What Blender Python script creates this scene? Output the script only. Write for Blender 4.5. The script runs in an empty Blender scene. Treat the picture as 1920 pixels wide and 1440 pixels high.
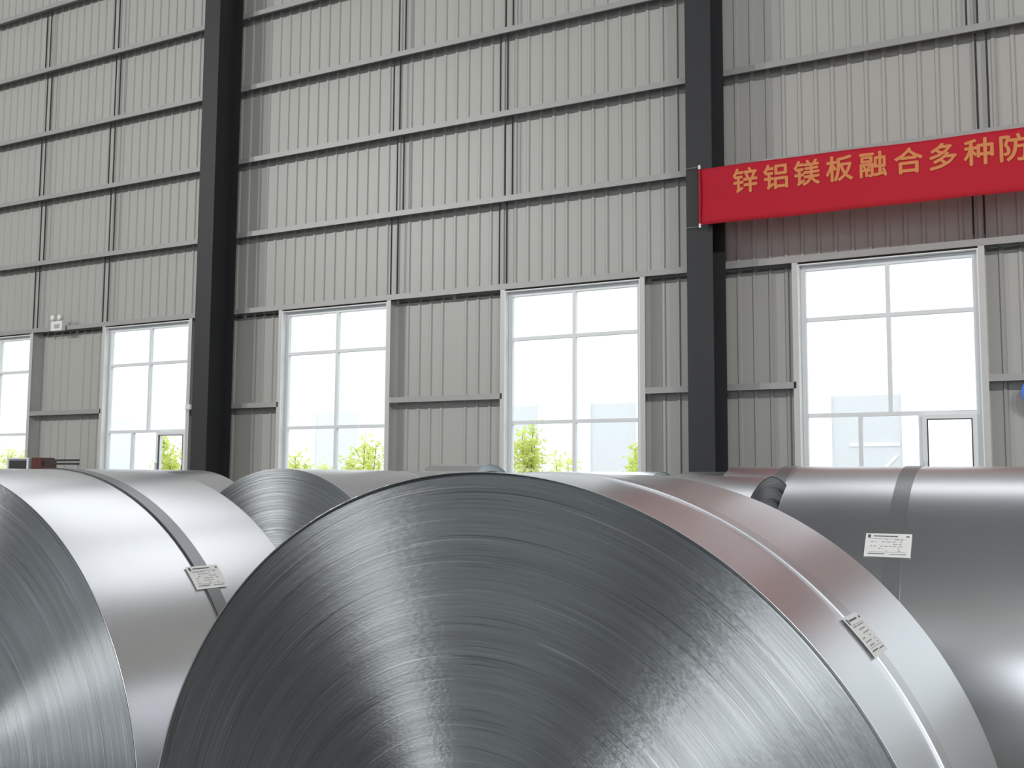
import bpy, math, random
from mathutils import Matrix, Vector
random.seed(7)
scene = bpy.context.scene
COL = scene.collection
R = math.radians

# ------------------------------------------------------------------ camera
CAM_H = 1.487
def make_camera():
    pit, rol, head, f = 0.0912, 0.0059, R(28.4), 1968.0
    cp, sp = math.cos(pit), math.sin(pit)
    fw = Vector((0, cp, sp)); up = Vector((0, -sp, cp)); rt = Vector((1, 0, 0))
    c, s = math.cos(rol), math.sin(rol)
    r2 = c*rt + s*up; u2 = -s*rt + c*up
    rz = Matrix.Rotation(head, 3, 'Z')
    r2, u2, fw = rz @ r2, rz @ u2, rz @ fw
    cd = bpy.data.cameras.new('camera'); co = bpy.data.objects.new('camera', cd); COL.objects.link(co)
    cd.sensor_width = 36.0; cd.lens = f/1920*36.0; cd.clip_start = .05; cd.clip_end = 400
    m = Matrix((r2, u2, -fw)).transposed().to_4x4(); m.translation = Vector((0, 0, CAM_H))
    co.matrix_world = m
    scene.camera = co
make_camera()

# ------------------------------------------------------------------ sky, light, exposure
WORLD_STRENGTH = 2.2
wd = bpy.data.worlds.new('world'); scene.world = wd; wd.use_nodes = True
bg = wd.node_tree.nodes['Background']
bg.inputs[0].default_value = (.93, .965, 1, 1); bg.inputs[1].default_value = WORLD_STRENGTH
scene.view_settings.view_transform = 'Standard'; scene.view_settings.look = 'None'
scene.view_settings.gamma = 1; scene.view_settings.use_curve_mapping = False
scene.view_settings.exposure = 0.3
scene.cycles.max_bounces = 8; scene.cycles.diffuse_bounces = 4; scene.cycles.glossy_bounces = 4
scene.cycles.transparent_max_bounces = 16
scene.cycles.sample_clamp_indirect = 6

def area(name, loc, rot, sx, sy, power, col=(1, 1, 1)):
    l = bpy.data.lights.new(name, 'AREA'); l.shape = 'RECTANGLE'; l.size = sx; l.size_y = sy
    l.energy = power; l.color = col
    o = bpy.data.objects.new(name, l); o.location = loc; o.rotation_euler = rot; COL.objects.link(o)
    return o
# hall: this wall at Y=12, eaves 15 m high, opposite wall at Y=-14
ROOF_Z, Y_WALL, Y_OPP, X_L, X_R = 15.2, 12.2, -14.0, -30.0, 15.0
SKY_RAD = 0.92           # radiance of the translucent roof light strip
def panel_power(sx, sy, rad): return rad*math.pi*sx*sy
CLER_Z0, CLER_Z1 = 10.5, 15.0
# daylight band of translucent sheets high up on this wall, above the frame
CLER_X0, CLER_X1 = -26.5, 2.4
area('clerestory_light', ((CLER_X0+CLER_X1)/2, 12.02, (CLER_Z0+CLER_Z1)/2), (R(-90), 0, 0), CLER_X1-CLER_X0, CLER_Z1-CLER_Z0, panel_power(CLER_X1-CLER_X0, CLER_Z1-CLER_Z0, SKY_RAD), (.93, .96, 1))
# daylight through the open gate of the opposite wall
GATES = ((1.2, 7.6),)
for gx, gw in GATES:
    area('gate_light', (gx, Y_OPP+.05, 2.3), (R(90), 0, 0), gw, 4.4, panel_power(gw, 4.4, 2.1), (.90, .95, 1))
# added fill light on the solid right gable, brightens the striped coil end
area('gable_fill_light', (X_R-.05, 4.5, 2.4), (0, R(90), 0), 4.6, 5.0, panel_power(4.6, 5.0, 1.5), (.93, .97, 1))
# added fill panel before the solid opposite wall, brightens the coil faces
area('opposite_fill_light', (-10.5, Y_OPP+.05, 6.8), (R(90), 0, 0), 11.0, 3.0, panel_power(11.0, 3.0, 3.6), (.93, .97, 1))

# ------------------------------------------------------------------ materials
MATS = {}
def nodes_of(name):
    m = bpy.data.materials.new(name); m.use_nodes = True; MATS[name] = m
    nt = m.node_tree; b = nt.nodes['Principled BSDF']
    return m, nt, b, nt.nodes, nt.links
def mat(name, col, rough=.6, metal=0., var=.06, scale=6., bump=0., bscale=60., spec=.5, stretch=(1, 1, 1)):
    m, nt, b, N, L = nodes_of(name)
    b.inputs['Roughness'].default_value = rough; b.inputs['Metallic'].default_value = metal
    b.inputs['Specular IOR Level'].default_value = spec
    tc = N.new('ShaderNodeTexCoord'); mp = N.new('ShaderNodeMapping'); mp.inputs['Scale'].default_value = stretch
    L.new(tc.outputs['Object'], mp.inputs['Vector'])
    n = N.new('ShaderNodeTexNoise'); n.inputs['Scale'].default_value = scale; n.inputs['Detail'].default_value = 4
    L.new(mp.outputs[0], n.inputs['Vector'])
    mx = N.new('ShaderNodeMix'); mx.data_type = 'RGBA'
    mx.inputs[6].default_value = (*[c*(1-var) for c in col], 1); mx.inputs[7].default_value = (*[min(1, c*(1+var)) for c in col], 1)
    L.new(n.outputs['Fac'], mx.inputs[0]); L.new(mx.outputs[2], b.inputs['Base Color'])
    if bump:
        n2 = N.new('ShaderNodeTexNoise'); n2.inputs['Scale'].default_value = bscale; L.new(mp.outputs[0], n2.inputs['Vector'])
        bp = N.new('ShaderNodeBump'); bp.inputs['Strength'].default_value = bump; bp.inputs['Distance'].default_value = .01
        L.new(n2.outputs['Fac'], bp.inputs['Height']); L.new(bp.outputs[0], b.inputs['Normal'])
    return m
mat('panel', (.395, .392, .372), .42, var=.05, scale=1.2, bump=.05, bscale=3, stretch=(1, 1, .25))
mat('galv', (.33, .33, .325), .45, .15, var=.08, scale=5)
mat('post', (.52, .52, .51), .45, .1, var=.05)
mat('flash', (.78, .79, .79), .4, var=.03)
mat('alu', (.74, .76, .78), .4, var=.03)
mat('gasket', (.05, .05, .055), .6)
mat('column', (.030, .031, .034), .5, var=.1, scale=3, spec=.3)
mat('roof', (.25, .255, .255), .6, var=.06)
mat('concrete', (.16, .165, .16), .5, var=.12, scale=2.5, bump=.05)
mat('white', (.78, .78, .76), .45, var=.03)
mat('paper', (.66, .67, .66), .6, var=.04, scale=30)
mat('ink', (.08, .08, .09), .6)
mat('inkgrey', (.30, .30, .32), .6)
mat('strap', (.30, .31, .325), .33, .75, var=.06, scale=12)
mat('strap_light', (.62, .63, .65), .3, .9, var=.04, scale=12)
mat('dark', (.03, .03, .032), .5)
mat('darkred', (.09, .022, .02), .5)
mat('grey', (.38, .39, .39), .5)
mat('blue', (.07, .19, .80), .5, var=.02)
mat('extwhite', (.84, .85, .86), .7, var=.02, scale=.3)
mat('extgrey', (.62, .63, .64), .7, var=.05)
mat('asphalt', (.45, .45, .44), .9, var=.1, scale=.6)
mat('bark', (.12, .09, .06), .8)
mat('lamp', (.85, .85, .83), .4)

def cloth_mat():
    m, nt, b, N, L = nodes_of('cloth')
    b.inputs['Roughness'].default_value = .7; b.inputs['Base Color'].default_value = (.64, .03, .07, 1)
    b.inputs['Specular IOR Level'].default_value = .2
    tr = N.new('ShaderNodeBsdfTranslucent'); tr.inputs[0].default_value = (1.0, .30, .12, 1)
    mx = N.new('ShaderNodeMixShader'); mx.inputs[0].default_value = .5
    tc = N.new('ShaderNodeTexCoord'); n = N.new('ShaderNodeTexNoise'); n.inputs['Scale'].default_value = 5
    mp = N.new('ShaderNodeMapping'); mp.inputs['Scale'].default_value = (.5, 1, 1.6)
    L.new(tc.outputs['Object'], mp.inputs[0]); L.new(mp.outputs[0], n.inputs['Vector'])
    bp = N.new('ShaderNodeBump'); bp.inputs['Strength'].default_value = .25; bp.inputs['Distance'].default_value = .03
    L.new(n.outputs['Fac'], bp.inputs['Height']); L.new(bp.outputs[0], b.inputs['Normal'])
    L.new(b.outputs[0], mx.inputs[1]); L.new(tr.outputs[0], mx.inputs[2])
    L.new(mx.outputs[0], N['Material Output'].inputs['Surface'])
cloth_mat()
mat('letter', (.62, .22, .07), .7, var=.05, scale=20)

def glass_mat():
    m, nt, b, N, L = nodes_of('glass')
    N.remove(b)
    t = N.new('ShaderNodeBsdfTransparent'); t.inputs[0].default_value = (.95, .97, .97, 1)
    g = N.new('ShaderNodeBsdfGlossy'); g.inputs['Roughness'].default_value = .03
    lw = N.new('ShaderNodeLayerWeight'); lw.inputs[0].default_value = .5
    pw = N.new('ShaderNodeMath'); pw.operation = 'POWER'; L.new(lw.outputs['Facing'], pw.inputs[0]); pw.inputs[1].default_value = 5
    fr = N.new('ShaderNodeMath'); fr.operation = 'MULTIPLY_ADD'; L.new(pw.outputs[0], fr.inputs[0]); fr.inputs[1].default_value = .9; fr.inputs[2].default_value = .04
    mx = N.new('ShaderNodeMixShader')
    L.new(fr.outputs[0], mx.inputs[0]); L.new(t.outputs[0], mx.inputs[1]); L.new(g.outputs[0], mx.inputs[2])
    L.new(mx.outputs[0], N['Material Output'].inputs['Surface'])
glass_mat()

def leaf_mat():
    m, nt, b, N, L = nodes_of('leaf')
    b.inputs['Roughness'].default_value = .6
    oi = N.new('ShaderNodeTexCoord'); n = N.new('ShaderNodeTexNoise'); n.inputs['Scale'].default_value = 4
    L.new(oi.outputs['Object'], n.inputs['Vector'])
    cr = N.new('ShaderNodeValToRGB'); cr.color_ramp.elements[0].color = (.66, .74, .20, 1); cr.color_ramp.elements[1].color = (.90, .92, .42, 1)
    cr.color_ramp.elements[0].position = .35; cr.color_ramp.elements[1].position = .65
    L.new(n.outputs['Fac'], cr.inputs[0]); L.new(cr.outputs[0], b.inputs['Base Color'])
    tr = N.new('ShaderNodeBsdfTranslucent'); L.new(cr.outputs[0], tr.inputs[0])
    mx = N.new('ShaderNodeMixShader'); mx.inputs[0].default_value = .45
    L.new(b.outputs[0], mx.inputs[1]); L.new(tr.outputs[0], mx.inputs[2]); L.new(mx.outputs[0], N['Material Output'].inputs['Surface'])
leaf_mat()

def steel_side(name, col, rough):
    """galvanised sheet: fine rolling grain round the coil, axis along local Y"""
    m, nt, b, N, L = nodes_of(name)
    b.inputs['Metallic'].default_value = 1
    tc = N.new('ShaderNodeTexCoord')
    mp = N.new('ShaderNodeMapping'); mp.inputs['Scale'].default_value = (1.2, 5, 1.2); L.new(tc.outputs['Object'], mp.inputs[0])
    n = N.new('ShaderNodeTexNoise'); n.inputs['Scale'].default_value = 1.5; n.inputs['Detail'].default_value = 5; L.new(mp.outputs[0], n.inputs['Vector'])
    mr = N.new('ShaderNodeMapRange'); mr.inputs['To Min'].default_value = rough-.008; mr.inputs['To Max'].default_value = rough+.008
    L.new(n.outputs['Fac'], mr.inputs['Value']); L.new(mr.outputs[0], b.inputs['Roughness'])
    mx = N.new('ShaderNodeMix'); mx.data_type = 'RGBA'
    mx.inputs[6].default_value = (*[c*.985 for c in col], 1); mx.inputs[7].default_value = (*[min(1, c*1.015) for c in col], 1)
    mx.inputs[0].default_value = .5; L.new(mx.outputs[2], b.inputs['Base Color'])
steel_side('steel_side', (.80, .81, .835), .285)

def steel_face():
    """coil end: thousands of sheet edges - concentric grain"""
    m, nt, b, N, L = nodes_of('steel_face')
    b.inputs['Metallic'].default_value = 1; b.inputs['Roughness'].default_value = .5
    b.inputs['Anisotropic'].default_value = 1.0; b.inputs['Anisotropic Rotation'].default_value = .25
    tg = N.new('ShaderNodeTangent'); tg.direction_type = 'RADIAL'; tg.axis = 'Y'; L.new(tg.outputs[0], b.inputs['Tangent'])
    tc = N.new('ShaderNodeTexCoord'); sx = N.new('ShaderNodeSeparateXYZ'); L.new(tc.outputs['Object'], sx.inputs[0])
    def math_(op, a, b_=None):
        n = N.new('ShaderNodeMath'); n.operation = op
        for i, v in enumerate((a, b_)):
            if v is None: continue
            if isinstance(v, (int, float)): n.inputs[i].default_value = v
            else: L.new(v, n.inputs[i])
        return n.outputs[0]
    r = math_('SQRT', math_('ADD', math_('MULTIPLY', sx.outputs[0], sx.outputs[0]), math_('MULTIPLY', sx.outputs[2], sx.outputs[2])))
    th = math_('ARCTAN2', sx.outputs[2], sx.outputs[0])
    def ring_noise(fr, ft, detail):
        cv = N.new('ShaderNodeCombineXYZ'); L.new(math_('MULTIPLY', r, fr), cv.inputs[0]); L.new(math_('MULTIPLY', th, ft), cv.inputs[1])
        n = N.new('ShaderNodeTexNoise'); n.inputs['Scale'].default_value = 1; n.inputs['Detail'].default_value = detail
        L.new(cv.outputs[0], n.inputs['Vector']); return n.outputs['Fac']
    fine = ring_noise(330, 3.0, 3); coarse = ring_noise(45, .8, 3); dash = ring_noise(270, 34, 4)
    h = math_('ADD', math_('ADD', math_('MULTIPLY', fine, .35), math_('MULTIPLY', coarse, .08)), math_('MULTIPLY', dash, 1.0))
    bp = N.new('ShaderNodeBump'); bp.inputs['Strength'].default_value = .5; bp.inputs['Distance'].default_value = .0011
    L.new(h, bp.inputs['Height']); L.new(bp.outputs[0], b.inputs['Normal'])
    cr = N.new('ShaderNodeValToRGB'); e = cr.color_ramp.elements
    e[0].position = .3; e[0].color = (.25, .27, .28, 1); e[1].position = .7; e[1].color = (.40, .425, .445, 1)
    L.new(math_('ADD', math_('MULTIPLY', fine, .5), math_('MULTIPLY', coarse, .5)), cr.inputs[0])
    # a few laps stand out as long thin arcs, some dark, some bright
    prev = cr.outputs[0]
    for fr, ft, col, lo, amt in ((330, 1.6, (.10, .11, .12, 1), .70, .5), (300, 2.0, (.70, .72, .74, 1), .72, .4)):
        mr = N.new('ShaderNodeMapRange'); L.new(ring_noise(fr, ft, 0), mr.inputs['Value'])
        mr.inputs['From Min'].default_value = lo; mr.inputs['From Max'].default_value = lo+.05; mr.inputs['To Max'].default_value = amt
        mx = N.new('ShaderNodeMix'); mx.data_type = 'RGBA'; mx.inputs[7].default_value = col
        L.new(mr.outputs[0], mx.inputs[0]); L.new(prev, mx.inputs[6]); prev = mx.outputs[2]
    L.new(prev, b.inputs['Base Color'])
steel_face()

# ------------------------------------------------------------------ mesh helpers
class MB:
    def __init__(s): s.v = []; s.f = []
    def box(s, x0, x1, y0, y1, z0, z1):
        i = len(s.v)
        s.v += [(x0,y0,z0),(x1,y0,z0),(x1,y1,z0),(x0,y1,z0),(x0,y0,z1),(x1,y0,z1),(x1,y1,z1),(x0,y1,z1)]
        s.f += [(i,i+3,i+2,i+1),(i+4,i+5,i+6,i+7),(i,i+1,i+5,i+4),(i+1,i+2,i+6,i+5),(i+2,i+3,i+7,i+6),(i+3,i,i+4,i+7)]
        return s
    def prism(s, poly, axis, a, b):
        """poly: closed 2D outline; axis 'x','y','z' is the extrusion; other two coords in order"""
        n = len(poly); i = len(s.v)
        for t in (a, b):
            for p, q in poly:
                s.v.append({'x': (t, p, q), 'y': (p, t, q), 'z': (p, q, t)}[axis])
        for k in range(n): s.f.append((i+k, i+(k+1) % n, i+n+(k+1) % n, i+n+k))
        s.f.append(tuple(i+k for k in reversed(range(n)))); s.f.append(tuple(i+n+k for k in range(n)))
        return s
    def tube(s, p, q, r, n=8, r2=None):
        p, q = Vector(p), Vector(q); d = (q-p).normalized(); a = d.orthogonal().normalized(); b = d.cross(a); i = len(s.v)
        r2 = r if r2 is None else r2
        for c, rr in ((p, r), (q, r2)):
            for k in range(n):
                t = 2*math.pi*k/n; s.v.append(tuple(c+a*rr*math.cos(t)+b*rr*math.sin(t)))
        for k in range(n): s.f.append((i+k, i+(k+1) % n, i+n+(k+1) % n, i+n+k))
        s.f.append(tuple(i+k for k in reversed(range(n)))); s.f.append(tuple(i+n+k for k in range(n)))
        return s
    def lathe(s, prof, n=64, axis='y'):
        """prof: list of (radius, height along axis), open profile"""
        i = len(s.v); m = len(prof)
        for rr, h in prof:
            for k in range(n):
                t = 2*math.pi*k/n
                a, b = rr*math.sin(t), rr*math.cos(t)
                s.v.append((a, h, b) if axis == 'y' else (a, b, h))
        for j in range(m-1):
            for k in range(n):
                k2 = (k+1) % n
                s.f.append((i+j*n+k, i+j*n+k2, i+(j+1)*n+k2, i+(j+1)*n+k))
        return s
    def mesh(s, name, m, smooth=False):
        me = bpy.data.meshes.new(name); me.from_pydata(s.v, [], s.f); me.validate(); me.update()
        import bmesh
        bm = bmesh.new(); bm.from_mesh(me); bmesh.ops.recalc_face_normals(bm, faces=bm.faces); bm.to_mesh(me); bm.free()
        me.materials.append(MATS[m])
        if smooth:
            me.polygons.foreach_set('use_smooth', [True]*len(me.polygons))
        return me
    def build(s, name, m, parent=None, loc=(0, 0, 0), rot=(0, 0, 0), smooth=False):
        return link(name, s.mesh(name, m, smooth), parent, loc, rot)
def link(name, me, parent=None, loc=(0, 0, 0), rot=(0, 0, 0)):
    o = bpy.data.objects.new(name, me); COL.objects.link(o); o.location = loc; o.rotation_euler = rot
    if parent: o.parent = parent
    return o
def empty(name, loc=(0, 0, 0), rz=0.):
    o = bpy.data.objects.new(name, None); o.empty_display_size = .1; COL.objects.link(o); o.location = loc; o.rotation_euler = (0, 0, rz); return o
def tag(o, label=None, cat=None, group=None, kind=None):
    if label: o['label'] = label
    if cat: o['category'] = cat
    if group: o['group'] = group
    if kind: o['kind'] = kind
    return o

# ------------------------------------------------------------------ structure: floor, roof, other walls
tag(MB().box(X_L, X_R, Y_OPP, Y_WALL+.1, -.3, 0).build('floor', 'concrete'), kind='structure')
# roof with openings for the daylight strips
roof = empty('ceiling', (0, 0, ROOF_Z)); tag(roof, kind='structure')
MB().box(X_L, X_R, Y_OPP, Y_WALL+.1, 0, .12).build('roof_panel', 'roof', roof)
for k in range(-3, 2):                                        # rafters over the columns
    xr = -3.77-7.6*(k)
    if X_L < xr < X_R: MB().box(xr-.12, xr+.12, Y_OPP, 11.4, -.75, 0).build('rafter', 'column', roof)
tag(MB().box(X_L-.2, X_L, Y_OPP, Y_WALL, 0, ROOF_Z).build('wall_left', 'panel'), kind='structure')
tag(MB().box(X_R, X_R+.2, Y_OPP, Y_WALL, 0, ROOF_Z).build('wall_right', 'panel'), kind='structure')
wo = MB()
xo = X_L
for gx, gw in GATES:
    wo.box(xo, gx-gw/2, Y_OPP-.2, Y_OPP, 0, ROOF_Z); wo.box(gx-gw/2, gx+gw/2, Y_OPP-.2, Y_OPP, 4.5, ROOF_Z); xo = gx+gw/2
wo.box(xo, X_R, Y_OPP-.2, Y_OPP, 0, ROOF_Z)
tag(wo.build('wall_front', 'panel'), kind='structure')

# unseen frames added round the two fill lights, shaped as window and gate
hw = empty('window_10', (-10.5, Y_OPP+.08, 6.8)); tag(hw, kind='structure')
for k in range(7): MB().box(-5.53+k*11/6, -5.47+k*11/6, 0, .06, -1.55, 1.55).build('mullion', 'alu', hw)
for z in (-1.53, 0, 1.53): MB().box(-5.53, 5.53, 0, .06, z-.03, z+.03).build('transom', 'alu', hw)
gd = empty('gable_fill_frame', (X_R-.1, 4.5, 0)); tag(gd, kind='structure')
for y in (-2.6, 2.5): MB().box(-.06, .06, y, y+.1, 0, 4.8).build('fill_frame_post', 'galv', gd)
MB().box(-.06, .06, -2.6, 2.6, 4.8, 4.95).build('fill_frame_head', 'galv', gd)

# ------------------------------------------------------------------ the cladded wall
wall = empty('wall_back', (0, 12, 0)); tag(wall, kind='structure')
YP = .2                                 # cladding plane, behind the girts (local)
PITCH, SHEET = .19, .76
WIN_C = [-16.98+3.79*k for k in range(8)]     # window centres
WIN_C = [-20.79, -16.99, -13.22, -9.43, -5.64, -1.81, 2.0, 5.8]
GATE_X, GATE_Z = (7.7, 11.5), 6.2          # open gate to the yard, right of the frame
HEAD, SILL = 4.0, 1.05
def sheet(x0, x1, z0, z1):
    """trapezoidal steel sheet; narrow ribs stand out to the outside, seen as grooves from the hall"""
    pts = [(x0, YP)]
    k = math.floor(x0/PITCH)-1
    while k*PITCH < x1+.2:
        c = (k+.5)*PITCH
        if c-.031 > x0 and c+.031 < x1:
            for dx, dy in ((-.030, 0), (-.015, -.02), (.015, -.02), (.030, 0)): pts.append((c+dx, YP+dy))
        k += 1
    pts.append((x1, YP))
    t = .004
    poly = pts+[(x, y+t) for x, y in reversed(pts)]
    return MB().prism(poly, 'z', z0, z1)
SHEET_MESH = None
x = -26.6
while x < X_R-.4:
    # sheets share mesh data
    if SHEET_MESH is None:
        SHEET_MESH = sheet(0, SHEET, HEAD-.04, CLER_Z0).mesh('cladding_sheet', 'panel')
    if x+SHEET > GATE_X[0] and x < GATE_X[1]: sheet(x, x+SHEET, GATE_Z, CLER_Z0).build('cladding_sheet', 'panel', wall)
    else: link('cladding_sheet', SHEET_MESH, wall, (x, 0, 0))
    x += SHEET
edges = [-26.6]+sum([[c-1.0, c+1.0] for c in WIN_C], [])+[GATE_X[0], GATE_X[1], X_R]
for k in range(0, len(edges), 2):
    a, b = edges[k], edges[k+1]
    n = max(1, round((b-a)/.9))
    for j in range(n):
        sheet(a+(b-a)*j/n, a+(b-a)*(j+1)/n, 0, HEAD).build('cladding_sheet', 'panel', wall)
for c in WIN_C:
    for j in range(2):
        sheet(c-1.0+j, c+j, 0, SILL).build('cladding_sheet', 'panel', wall)

# girts: C-sections lying flat, inner flange faces the hall
GIRT_Z = [4.03, 5.22, 6.39, 7.55, 8.73, 9.9]
def girt_mesh(L):
    poly = [(0, -.035), (0, .04), (YP, .04), (YP, -.035), (YP-.004, -.035), (YP-.004, .035), (.005, .035), (.005, -.03), (.022, -.03), (.022, -.035)]
    return MB().prism(poly, 'x', 0, L).mesh('girt', 'galv')
GM = girt_mesh(7.58)
COLS = [-18.97, -11.42, -3.77, 3.83]
for z in GIRT_Z:
    for x in (-26.6, -18.97, -11.37, -3.77, 3.83):
        if x > 3 and z < GATE_Z: continue
        link('girt', GM, wall, (x+.01, 0, z))
def short_girt(x0, x1, z): link('girt', girt_mesh(x1-x0), wall, (x0, 0, z))
for z in (4.03, 5.22): short_girt(3.84, GATE_X[0]-.02, z)
for k in range(len(WIN_C)-1):
    short_girt(WIN_C[k]+1.0, WIN_C[k+1]-1.0, 2.58)
# sag rods tie the girts together, in pairs near the middle of each bay
for xc in (-15.17, -7.54, .05):
    for sgn in (-1, 1):
        for i in range(len(GIRT_Z)-1):
            xo = xc+sgn*.88+(.05 if i % 2 else -.03)
            for dx in (-.055, .055):
                MB().tube((xo+dx, .1, GIRT_Z[i]+.04), (xo+dx, .1, GIRT_Z[i+1]-.03), .011, 6).build('sag_rod', 'column', wall)
# window posts: channels from floor to window head, web towards the window
def post_mesh(side):
    # side=+1: post right of a window (opens to +X); -1: left of a window
    w, d, t = .065, .2, .005
    p = [(0, 0), (w, 0), (w, t), (t, t), (t, d-t), (w, d-t), (w, d), (0, d)]
    if side < 0: p = [(-a, b) for a, b in p]
    return MB().prism(p, 'z', 0, HEAD).mesh('window_post', 'post')
PM = {s: post_mesh(s) for s in (-1, 1)}
for c in WIN_C:
    link('window_post', PM[-1], wall, (c-.965, 0, 0)); link('window_post', PM[1], wall, (c+.935, 0, 0))
MB().box(-26.6, X_R, .06, .2, ROOF_Z-.2, ROOF_Z).build('eave_trim', 'galv', wall)
for k in range(11):
    xa = -26.6+k*3.8
    MB().box(xa, min(X_R, xa+3.78), .16, .2, CLER_Z0, ROOF_Z-.2).build('translucent_sheet' if xa < 2 else 'cladding_sheet', 'extwhite' if xa < 2 else 'panel', wall)

# ------------------------------------------------------------------ windows
def window(idx, c, sash=None, label=None):
    w = empty('window_%d' % idx, (c, 12.06, SILL)); tag(w, label, kind='structure')
    x0, x1, z0, z1 = -.965, .935, 0.0, 3.97-SILL
    d0, d1 = .03, .09
    F = .055
    # white reveal lining both sides, head and sill
    MB().box(x0, x0+.012, -.06, .14, z0, z1).build('jamb', 'flash', w)
    MB().box(x1-.012, x1, -.06, .14, z0, z1).build('jamb', 'flash', w)
    MB().box(x0+.012, x1-.012, -.06, .14, z1-.012, z1).build('head_lining', 'flash', w)
    MB().box(x0-.03, x1+.03, -.08, .14, -.03, 0).build('sill', 'flash', w)
    a, b, t = x0+.014, x1-.014, z1-.014
    MB().box(a, a+F, d0, d1, 0, t).build('frame', 'alu', w)
    MB().box(b-F, b, d0, d1, 0, t).build('frame', 'alu', w)
    MB().box(a+F, b-F, d0, d1, t-F, t).build('frame', 'alu', w)
    MB().box(a+F, b-F, d0, d1, 0, F).build('frame', 'alu', w)
    T1, T2 = 3.335-SILL, 2.235-SILL
    xm = 0.0
    m = .022
    for z in (T1, T2): MB().box(a+F, b-F, d0, d1, z-m, z+m).build('transom', 'alu', w)
    MB().box(xm-m, xm+m, d0, d1, T1+m, t-F).build('mullion', 'alu', w)
    MB().box(xm-m, xm+m, d0, d1, T2+m, T1-m).build('mullion', 'alu', w)
    def pane(xa, xb, za, zb): MB().box(xa, xb, d0+.028, d0+.033, za, zb).build('pane', 'glass', w)
    for za, zb in ((T2+m, T1-m), (T1+m, t-F)):
        pane(a+F, xm-m, za, zb); pane(xm+m, b-F, za, zb)
    if sash is None:
        MB().box(xm-m, xm+m, d0, d1, F, T2-m).build('mullion', 'alu', w)
        pane(a+F, xm-m, F, T2-m); pane(xm+m, b-F, F, T2-m)
    else:
        s1, s2, ang = sash
        for s in (s1, s2): MB().box(s-m, s+m, d0, d1, F, T2-m).build('mullion', 'alu', w)
        pane(a+F, s1-m, F, T2-m); pane(s1+m, s2-m, F, T2-m)
        # hinged sash on the right, pushed a little into the hall
        xr, xl = b-F, s2+m
        wd = xr-xl; hz = T2-m-F
        s = link('sash', MB().box(-wd, -wd+.045, -.02, .02, 0, hz).box(-.045, 0, -.02, .02, 0, hz).box(-wd+.045, -.045, -.02, .02, hz-.045, hz).box(-wd+.045, -.045, -.02, .02, 0, .045).mesh('sash', 'alu'), w, (xr, d0+.0, F), (0, 0, R(ang)))
        g = MB()
        q = .045; g.box(-wd+q, -wd+q+.012, -.024, .0, q, hz-q).box(-q-.012, -q, -.024, 0, q, hz-q).box(-wd+q, -q, -.024, 0, hz-q-.012, hz-q).box(-wd+q, -q, -.024, 0, q, q+.012)
        g.build('gasket', 'gasket', s)
        MB().box(-wd+.045, -.045, -.003, .003, .045, hz-.045).build('pane', 'glass', s)
        MB().box(-wd+.012, -wd+.034, -.055, -.02, hz*.45, hz*.45+.12).build('handle', 'alu', s)
    return w
WL = {1: 'window cut by the left edge, beside the low machine', 2: 'window just left of the dark column at left, open casement below',
      3: 'window just right of the left dark column, shrubs behind it', 4: 'window just left of the right dark column, shrubs behind it',
      5: 'largest window at right, under the red banner'}
n = 0
for c in WIN_C:
    n += 1
    if n == 1: continue
    i = n-1
    if i == 2: window(i, c, (-.34, .26, 5), WL[2])
    elif i == 5: window(i, c, (-.325, .305, 5), WL[5])
    else: window(i, c, None, WL.get(i))
window(9, WIN_C[0])

# ------------------------------------------------------------------ steel columns
def column(x, label):
    o = empty('steel_column', (x, 11.5, 0)); tag(o, label, 'column', 'dark steel columns along the wall')
    MB().box(-.155, .155, 0, .016, 0, ROOF_Z-.75).build('flange', 'column', o)
    MB().box(-.155, .155, .484, .5, 0, ROOF_Z-.75).build('flange', 'column', o)
    MB().box(-.006, .006, .016, .484, 0, ROOF_Z-.75).build('web', 'column', o)
    MB().box(-.25, .25, -.05, .5, 0, .025).build('base_plate', 'column', o)
column(-11.50, 'dark grey steel column at left, between two windows')
column(-3.77, 'dark grey steel column at right, the end of the red banner on it')
column(3.83, 'dark grey steel column beyond the right end of the red banner')

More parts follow.
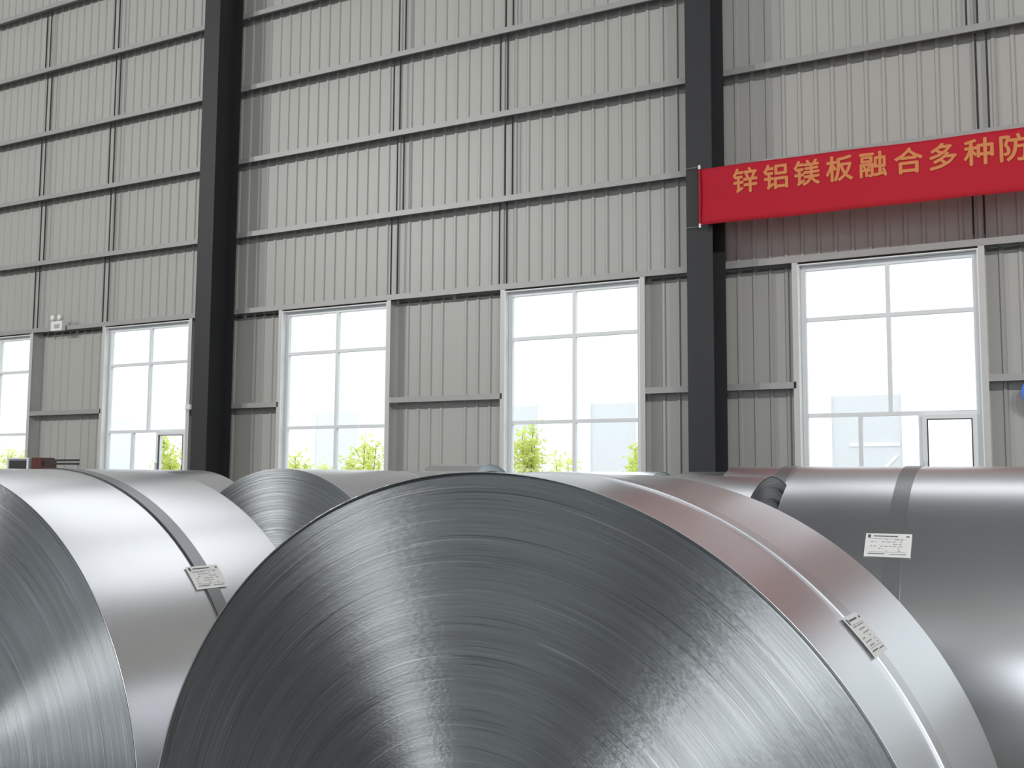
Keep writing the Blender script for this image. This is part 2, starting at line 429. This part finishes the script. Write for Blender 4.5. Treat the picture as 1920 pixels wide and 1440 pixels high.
# ------------------------------------------------------------------ banner
def banner():
    x0, x1, z0, z1 = -3.73, 3.75, 4.41, 5.06
    b = empty('banner', (x0, 11.40, z0)); tag(b, 'red cloth banner with orange Chinese lettering hung above the window', 'banner')
    W, H = x1-x0, z1-z0
    NX, NZ = 120, 10
    def off(u, v):
        return .012*math.sin(u*2.1+1.2*v)+.008*math.sin(u*5.3+2)+.005*math.sin(v*1.7+u*1.3)
    def sag(u): return -.03*math.sin(math.pi*min(1, u/W))
    m = MB()
    for s in (0, 1):
        for j in range(NZ+1):
            for i in range(NX+1):
                u, v = W*i/NX, H*j/NZ
                m.v.append((u, off(u, v/H*2)+s*.002, v+sag(u)))
    q = (NX+1)*(NZ+1)
    for j in range(NZ):
        for i in range(NX):
            a = j*(NX+1)+i
            m.f.append((a, a+1, a+NX+2, a+NX+1)); m.f.append((q+a, q+a+NX+1, q+a+NX+2, q+a+1))
    rim = [i for i in range(NX+1)]+[j*(NX+1)+NX for j in range(1, NZ+1)]+[NZ*(NX+1)+i for i in range(NX-1, -1, -1)]+[j*(NX+1) for j in range(NZ-1, 0, -1)]
    for k in range(len(rim)):
        a, c = rim[k], rim[(k+1) % len(rim)]; m.f.append((a, q+a, q+c, c))
    m.build('cloth', 'cloth', b, smooth=True)
    p = MB().tube((0, 0, -.02), (0, 0, H+.02), .009, 8).build('end_rod', 'cloth', b)
    for z in (-.035, H+.0): MB().tube((0, -.0, z), (0, 0, z+.045), .014, 8).build('rod_tip', 'white', p)
    for z in (-.02, H+.03): MB().tube((0, 0, z), (-.2, .08, z+.02), .003, 5).build('cord', 'strap', p)
    chars = '锌铝镁板融合多种防'
    cx = [-3.195, -2.852, -2.511, -2.160, -1.815, -1.462, -1.127, -.790, -.463]
    for ch, X in zip(chars, cx):
        cu = bpy.data.curves.new('letter', 'FONT'); cu.body = ch; cu.size = .295; cu.extrude = .0006
        cu.align_x = 'CENTER'; cu.align_y = 'CENTER'; cu.resolution_u = 3
        t = bpy.data.objects.new('letter_tmp', cu); COL.objects.link(t)
        dg = bpy.context.evaluated_depsgraph_get(); dg.update()
        src = bpy.data.meshes.new_from_object(t.evaluated_get(dg)); bpy.data.objects.remove(t)
        xsv = [v.co.x for v in src.vertices]; ysv = [v.co.y for v in src.vertices]
        mx, my = (min(xsv)+max(xsv))/2, (min(ysv)+max(ysv))/2
        u = X-x0
        vs, fs = [], []
        # bold weight: the glyph laid five times, each a hair's breadth aside
        for n_, (ox, oy) in enumerate(((0, 0), (-.0065, 0), (.0065, 0), (0, -.0065), (0, .0065))):
            base = len(vs)
            for v in src.vertices:
                px, py = v.co.x-mx+ox, v.co.y-my+oy
                vs.append((px, off(u+px, (.455+py)/H*2)-.009-v.co.z-n_*.0002, py))
            fs += [tuple(base+k for k in p.vertices) for p in src.polygons]
        me = bpy.data.meshes.new('letter'); me.from_pydata(vs, [], fs); me.update(); me.materials.append(MATS['letter'])
        bpy.data.meshes.remove(src)
        link('letter', me, b, (u, 0, .455+sag(u)))
banner()

# ------------------------------------------------------------------ coils
FACE_CACHE = {}
def face_profile(r0, r1, n, seed, amp=.0001, rim=True):
    rnd = random.Random(seed); out = []; drift = 0.
    for i in range(n+1):
        r = r0+(r1-r0)*i/n
        drift = drift*.9+rnd.uniform(-1, 1)*amp*.5
        h = drift+rnd.uniform(-1, 1)*amp*.45
        if rnd.random() < .04: h -= amp*rnd.uniform(1, 2.5)
        out.append([r, h])
    if rim:
        for p in out:
            d = r1-p[0]
            if d < .012: p[1] = 0.
        out = [p for p in out if r1-p[0] > .007]+[[r1-.0065, 0.], [r1-.006, .012], [r1, .012]]
    return out
def coil(x, y, rz, rad, width, label, straps=(), sticker=None, seed=1, seg=256, rings=170, hole=.254, amp=.0001, rim=True, side='steel_side', group='steel coils on the floor', tele=0., edge_shade=False, strap_mat='strap'):
    o = empty('steel_coil', (x, y, 0), R(rz)); tag(o, label, 'steel coil', group)
    prof = face_profile(hole, rad-.0007, rings, seed, amp, rim)
    if tele:
        for p in prof:
            d = rad-p[0]
            if .05 < d < .10: p[1] += .01
            elif d >= .10: p[1] += tele
    MB().lathe(prof, seg).build('front_face', 'steel_face', o, (0, 0, rad), smooth=False)
    pb = face_profile(hole, rad-.002, max(30, rings//3), seed+50, amp, rim)
    MB().lathe([(r, width-h) for r, h in pb], seg//2).build('rear_face', 'steel_face', o, (0, 0, rad))
    MB().lathe([(rad-.0007, .012), (rad-.0006, .001), (rad, .0012), (rad, .003), (rad, .005), (rad, width-.005), (rad, width-.003), (rad, width-.0015), (rad-.0006, width-.0004), (rad-.002, width-.001)], seg).build('outer_wrap', side, o, (0, 0, rad), smooth=True)
    MB().lathe([(hole, prof[0][1]), (hole, width-pb[0][1])], 96).build('inner_bore', side, o, (0, 0, rad), smooth=True)
    for s in straps:
        a, wdt, tilt = s
        m = MB().lathe([(rad+.0002, -wdt/2), (rad+.003, -wdt/2), (rad+.003, wdt/2), (rad+.0002, wdt/2)], seg)
        m.v = [(vx, vy+a+tilt*vz, vz) for vx, vy, vz in m.v]
        so = m.build('strap', strap_mat, o, (0, 0, rad))
        if edge_shade:  # shadow gap beside the strap, put in as a thin dark ring
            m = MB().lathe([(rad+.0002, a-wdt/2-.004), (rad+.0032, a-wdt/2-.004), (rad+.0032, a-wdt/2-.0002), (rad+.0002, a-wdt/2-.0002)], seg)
            m.build('strap_gap_shade', 'dark', so)
    if sticker:
        a, th, wa, ht, flip = sticker
        s = patch(rad+.0035, a-wa/2, a+wa/2, th, ht/rad, .001).build('sticker', 'paper', o, (0, 0, rad))
        s['label'] = 'paper label stuck over the strap'
        # printing: header rule, table rules, lines of small type, a mark in two corners
        pr = MB()
        def ink(u0, u1, v0, v1):
            if th < 0: v0, v1 = 1-v1, 1-v0
            q = patch(rad+.0050, a-wa/2+wa*u0, a-wa/2+wa*u1, th+(-.5+(v0+v1)/2)*ht/rad, (v1-v0)*ht/rad, .0003, 2)
            i = len(pr.v); pr.v += q.v; pr.f += [tuple(i+k for k in f) for f in q.f]
        def U(u0, u1): return (1-u1, 1-u0) if flip else (u0, u1)
        ink(*U(.17, .70), .10, .14); ink(*U(.05, .11), .06, .20); ink(*U(.88, .95), .10, .15)
        ink(*U(.08, .45), .86, .885); ink(*U(.55, .90), .88, .90)
        tag(pr.build('print', 'ink', s), kind='stuff')
        pr = MB()
        rnd = random.Random(seed)
        for row in range(6):
            v = .26+row*.095
            u = .12
            while u < .78:
                l = rnd.uniform(.03, .10)
                if rnd.random() < .62: ink(*U(u, u+l), v, v+.028)
                u += l+.03
        for v in (.225, .80): ink(*U(.10, .90), v, v+.010)
        tag(pr.build('small_print', 'inkgrey', s), kind='stuff')
    return o
def patch(rad, y0, y1, th, dth, t, n=8):
    m = MB(); a0, a1 = th-dth/2, th+dth/2
    for rr in (rad, rad+t):
        for k in range(n+1):
            a = a0+(a1-a0)*k/n
            for y in (y0, y1): m.v.append((rr*math.sin(a), y, rr*math.cos(a)))
    q = 2*(n+1)
    for k in range(n):
        i = 2*k
        m.f += [(i, i+1, i+3, i+2), (q+i, q+i+2, q+i+3, q+i+1), (i, i+2, q+i+2, q+i), (i+1, q+i+1, q+i+3, i+3)]
    m.f += [(0, q, q+1, 1), (2*n, 2*n+1, q+2*n+1, q+2*n)]
    return m
coil(-.888, 1.522, -1.17, .75, .674, 'largest steel coil, its ringed round end fills the lower middle of the picture',
     strap_mat='strap_light', straps=[(.24, .05, .05)], sticker=(.268, R(49), .10, .075, False), seed=3, seg=384, rings=260)
coil(-2.517, 1.641, -1.17, .7546, .655, 'bright steel coil at the left edge with a grey strap under its label',
     straps=[(.345, .042, .0)], sticker=(.345, R(50), .105, .068, False), seed=11, seg=320, rings=220, rim=False, edge_shade=True)
coil(-.08, 4.50, 90, .775, .94, 'steel coil lying sideways at the right edge with a white printed label',
     straps=[(.505, .058, .0)], sticker=(.525, R(-50.8), .155, .10, True), seed=5, seg=320, rings=120)
coil(-1.16, 4.50, 90, .755, 1.1, 'steel coil squeezed behind the largest coil, striped end beside the sideways coil at right', seed=8, rings=70, amp=.001, tele=.025)
coil(-3.70, 4.30, 0, .77, .95, 'steel coil between the left edge coil and the largest coil, grooved end facing forward', seed=21, rings=110, amp=.0014, rim=False)
coil(-5.30, 4.30, 0, .77, 1.0, 'bright steel coil mostly hidden behind the left edge coil', seed=22, seg=160, rings=60)
coil(-6.37, 9.20, 90, .787, 1.19, 'far steel coil with a dark strap, right of the grooved coil end', straps=[(.86, .09, 0)], seed=23, seg=160, rings=50)
coil(-5.20, 9.20, 90, .787, 1.15, 'far steel coil just left of the top of the largest coil', seed=24, seg=160, rings=50)
coil(-6.20, 10.95, 90, .835, .75, 'small looking coil farthest back against the wall between two windows', seed=25, seg=160, rings=50)
coil(-3.39, 9.20, 90, .785, 1.15, 'far steel coil showing a bright sliver below the middle window', seed=26, seg=160, rings=50)
coil(-2.10, 9.20, 90, .785, 1.05, 'far steel coil showing a thin sliver below the right dark column', seed=27, seg=160, rings=50)
coil(-.70, 7.00, 90, .793, 1.35, 'steel coil with a dark strap just behind the sideways coil at right', straps=[(.97, .085, 0)], seed=28, seg=160, rings=50)

# ------------------------------------------------------------------ small things on the wall
e = empty('emergency_light', (-15.29, 11.985, 4.0)); tag(e, 'white twin headed emergency light on the girt at far left', 'emergency light')
MB().box(-.14, .14, -.07, 0, -.02, .14).build('body', 'white', e)
MB().box(-.05, .08, -.075, -.07, .02, .09).build('cover_plate', 'grey', e)
for s in (-1, 1):
    h = MB().lathe([(.0, -.06), (.045, -.06), (.05, -.05), (.05, 0), (.03, .02), (0, .02)], 16).build('lamp_head', 'white', e, (s*.085, -.04, .20), smooth=True)
    MB().tube((0, 0, -.06), (0, 0, -.03), .012, 8).build('bracket', 'white', h)
j = empty('junction_box', (-12.13, 11.93, 2.55)); tag(j, 'tiny white box on the post left of the left dark column', 'junction box')
MB().box(-.06, .06, -.05, .07, 0, .07).build('body', 'white', j)
MB().box(-.05, .05, -.056, -.05, .008, .062).build('lid', 'white', j)
s = empty('round_sign', (-.34, 11.99, 2.42)); tag(s, 'round blue sign at the right edge beside the largest window', 'sign')
MB().lathe([(0, -.012), (.165, -.012), (.17, -.008), (.17, 0), (0, 0)], 48).build('disc', 'blue', s)
MB().box(-.02, .02, 0, .21, -.15, .15).build('mount', 'galv', s)
k = empty('roller_machine', (-15.4, 11.2, 0)); tag(k, 'low machine with grey framed panel and dark red housing at far left', 'machine')
c_ = MB().box(0, .53, 0, .35, .9, 1.80).build('cabinet', 'grey', k)
MB().box(.05, .48, -.008, 0, 1.0, 1.755).build('dark_panel', 'dark', c_)
MB().box(.0, .53, -.02, 0, 1.775, 1.80).box(0, .04, -.02, 0, .9, 1.775).box(.49, .53, -.02, 0, .9, 1.775).build('panel_frame', 'alu', c_)
MB().prism([(.56, 1.5), (.80, 1.5), (.80, 1.73), (.74, 1.80), (.56, 1.80)], 'y', .02, .3).build('housing', 'darkred', k)
for z in (1.70, 1.755): MB().box(.80, 1.60, .05, .09, z-.016, z+.016).build('rail', 'dark', k)
MB().box(.53, .56, .1, .2, 1.55, 1.75).build('coupling', 'dark', k)
for xx in (.02, .45, .62, 1.52): MB().box(xx, xx+.06, .06, .12, 0, 1.69 if xx > .6 else .9).build('leg', 'grey', k)

# ------------------------------------------------------------------ high bay lamps under the roof
def lamp(x, y, label, gain=1.0):
    o = empty('flood_lamp', (x, y, 12.2)); tag(o, label, 'lamp', 'flood lamps under the roof')
    h = MB().prism([(-.16, -.20), (.16, -.20), (.12, .12), (-.12, .12)], 'x', -.22, .22).build('housing', 'lamp', o, (0, 0, 0), (R(55), 0, 0))
    MB().box(-.2, .2, -.14, .14, -.215, -.20).build('lens', 'glass', h)
    MB().tube((0, 0, .1), (0, 0, ROOF_Z-12.2), .02, 6).build('hanger', 'galv', o)
    l = bpy.data.lights.new('flood_beam', 'SPOT'); l.energy = LAMP_W*gain; l.shadow_soft_size = .14; l.color = (1, .99, .97)
    l.spot_size = R(140); l.spot_blend = .4
    lo = bpy.data.objects.new('flood_beam', l); COL.objects.link(lo); lo.parent = o; lo.location = (0, .32, -.22); lo.rotation_euler = (R(62), 0, 0)
LAMP_W = 2900
for xx, lb in ((-25, 'leftmost flood lamp'), (-20.5, 'second flood lamp from the left'), (6.8, 'third flood lamp from the left'), (10.5, 'second flood lamp from the right'), (12.5, 'rightmost flood lamp')):
    lamp(xx, -10.5, lb+' under the roof behind the camera', 1.5 if xx < 0 else .88)

# ------------------------------------------------------------------ outside
tag(MB().box(-90, 60, 12.5, 90, -.35, -.05).build('ground', 'asphalt'), kind='structure')
wh = empty('warehouse', (0, 45, -.05)); tag(wh, 'pale warehouse across the yard behind the windows', 'building')
MB().box(-90, 60, 0, 20, 0, 13).build('facade', 'extwhite', wh)
for xa, xb in ((-9.07, -6.3), (-20.06, -17.79), (-24.9, -22.8), (-36.3, -33.5), (-52.4, -50.2), (-58, -55.6)):
    d = MB().box(xa, xb, -.12, 0, 0, 5.1).build('bay_door', 'extgrey', wh)
    MB().box(xa-.15, xa, -.2, 0, 0, 5.2).build('door_frame', 'extwhite', d)
    MB().box(xb, xb+.15, -.2, 0, 0, 5.2).build('door_frame', 'extwhite', d)
    if xa < -10: continue
    MB().box(xa+.7, xb-.1, -.16, -.12, 3.0, 3.12).build('rail', 'extwhite', d)
    MB().prism([(xa+.9, 1.0), (xa+1.05, 1.0), (xb-.15, 2.6), (xb-.3, 2.6)], 'y', -.16, -.12).build('brace', 'extwhite', d)

def bush(x, y, h, w, label, seed):
    rnd = random.Random(seed)
    o = empty('shrub', (x, y, -.05)); tag(o, label, 'shrub', 'shrubs outside the windows')
    st = MB()
    tips = []
    for k in range(9):
        a = rnd.uniform(0, 6.28); rr = w*.5*rnd.uniform(.1, .9); hh = h*rnd.uniform(.6, 1)
        p = (rr*math.cos(a)*.3, rr*math.sin(a)*.3, 0); q = (rr*math.cos(a), rr*math.sin(a), hh)
        st.tube(p, q, .018, 5, .006); tips.append((p, q))
    st.build('stem', 'bark', o)
    lf = MB()
    for p, q in tips:
        p, q = Vector(p), Vector(q)
        for k in range(230):
            t = rnd.uniform(.15, 1.03); c = p.lerp(q, t)
            sp = w*.24*(1.2-t*.85)
            c = c+Vector((rnd.gauss(0, sp), rnd.gauss(0, sp), rnd.gauss(0, .09)))
            a = Vector((rnd.gauss(0, 1), rnd.gauss(0, 1), rnd.gauss(0, .6))).normalized(); b = a.orthogonal().normalized()
            l, wd_ = rnd.uniform(.05, .09), rnd.uniform(.02, .035)
            i = len(lf.v)
            lf.v += [tuple(c-a*l), tuple(c+b*wd_), tuple(c+a*l), tuple(c-b*wd_)]
            lf.f.append((i, i+1, i+2, i+3))
    fo = lf.build('foliage', 'leaf', o); fo['kind'] = 'stuff'
for i, (x, y, h, w_, lb) in enumerate([
    (-24.7, 18.0, 2.2, 1.3, 'yellow green shrub outside the window at the left edge'),
    (-18.95, 18.0, 2.5, .9, 'yellow green shrub seen in the open casement left of the left column'),
    (-15.2, 18.0, 2.2, 1.0, 'rounded yellow green shrub at left in the window right of the left column'),
    (-16.55, 20.6, 1.9, .9, 'low shrub near the middle bar of the window right of the left column'),
    (-13.3, 18.0, 2.5, 1.1, 'tall yellow green shrub at right in the window right of the left column'),
    (-9.35, 18.0, 2.5, .9, 'tall yellow green shrub at left in the window left of the right column'),
    (-9.7, 20.6, 2.2, 1.1, 'rounded shrub left of the middle bar in the window left of the right column'),
    (-7.25, 18.0, 2.15, .9, 'low shrub right of the middle bar in the window left of the right column'),
    (-7.3, 20.8, 2.9, 1.2, 'tallest pale shrub at right in the window left of the right column')]):
    bush(x, y, h, w_, lb, 100+i)
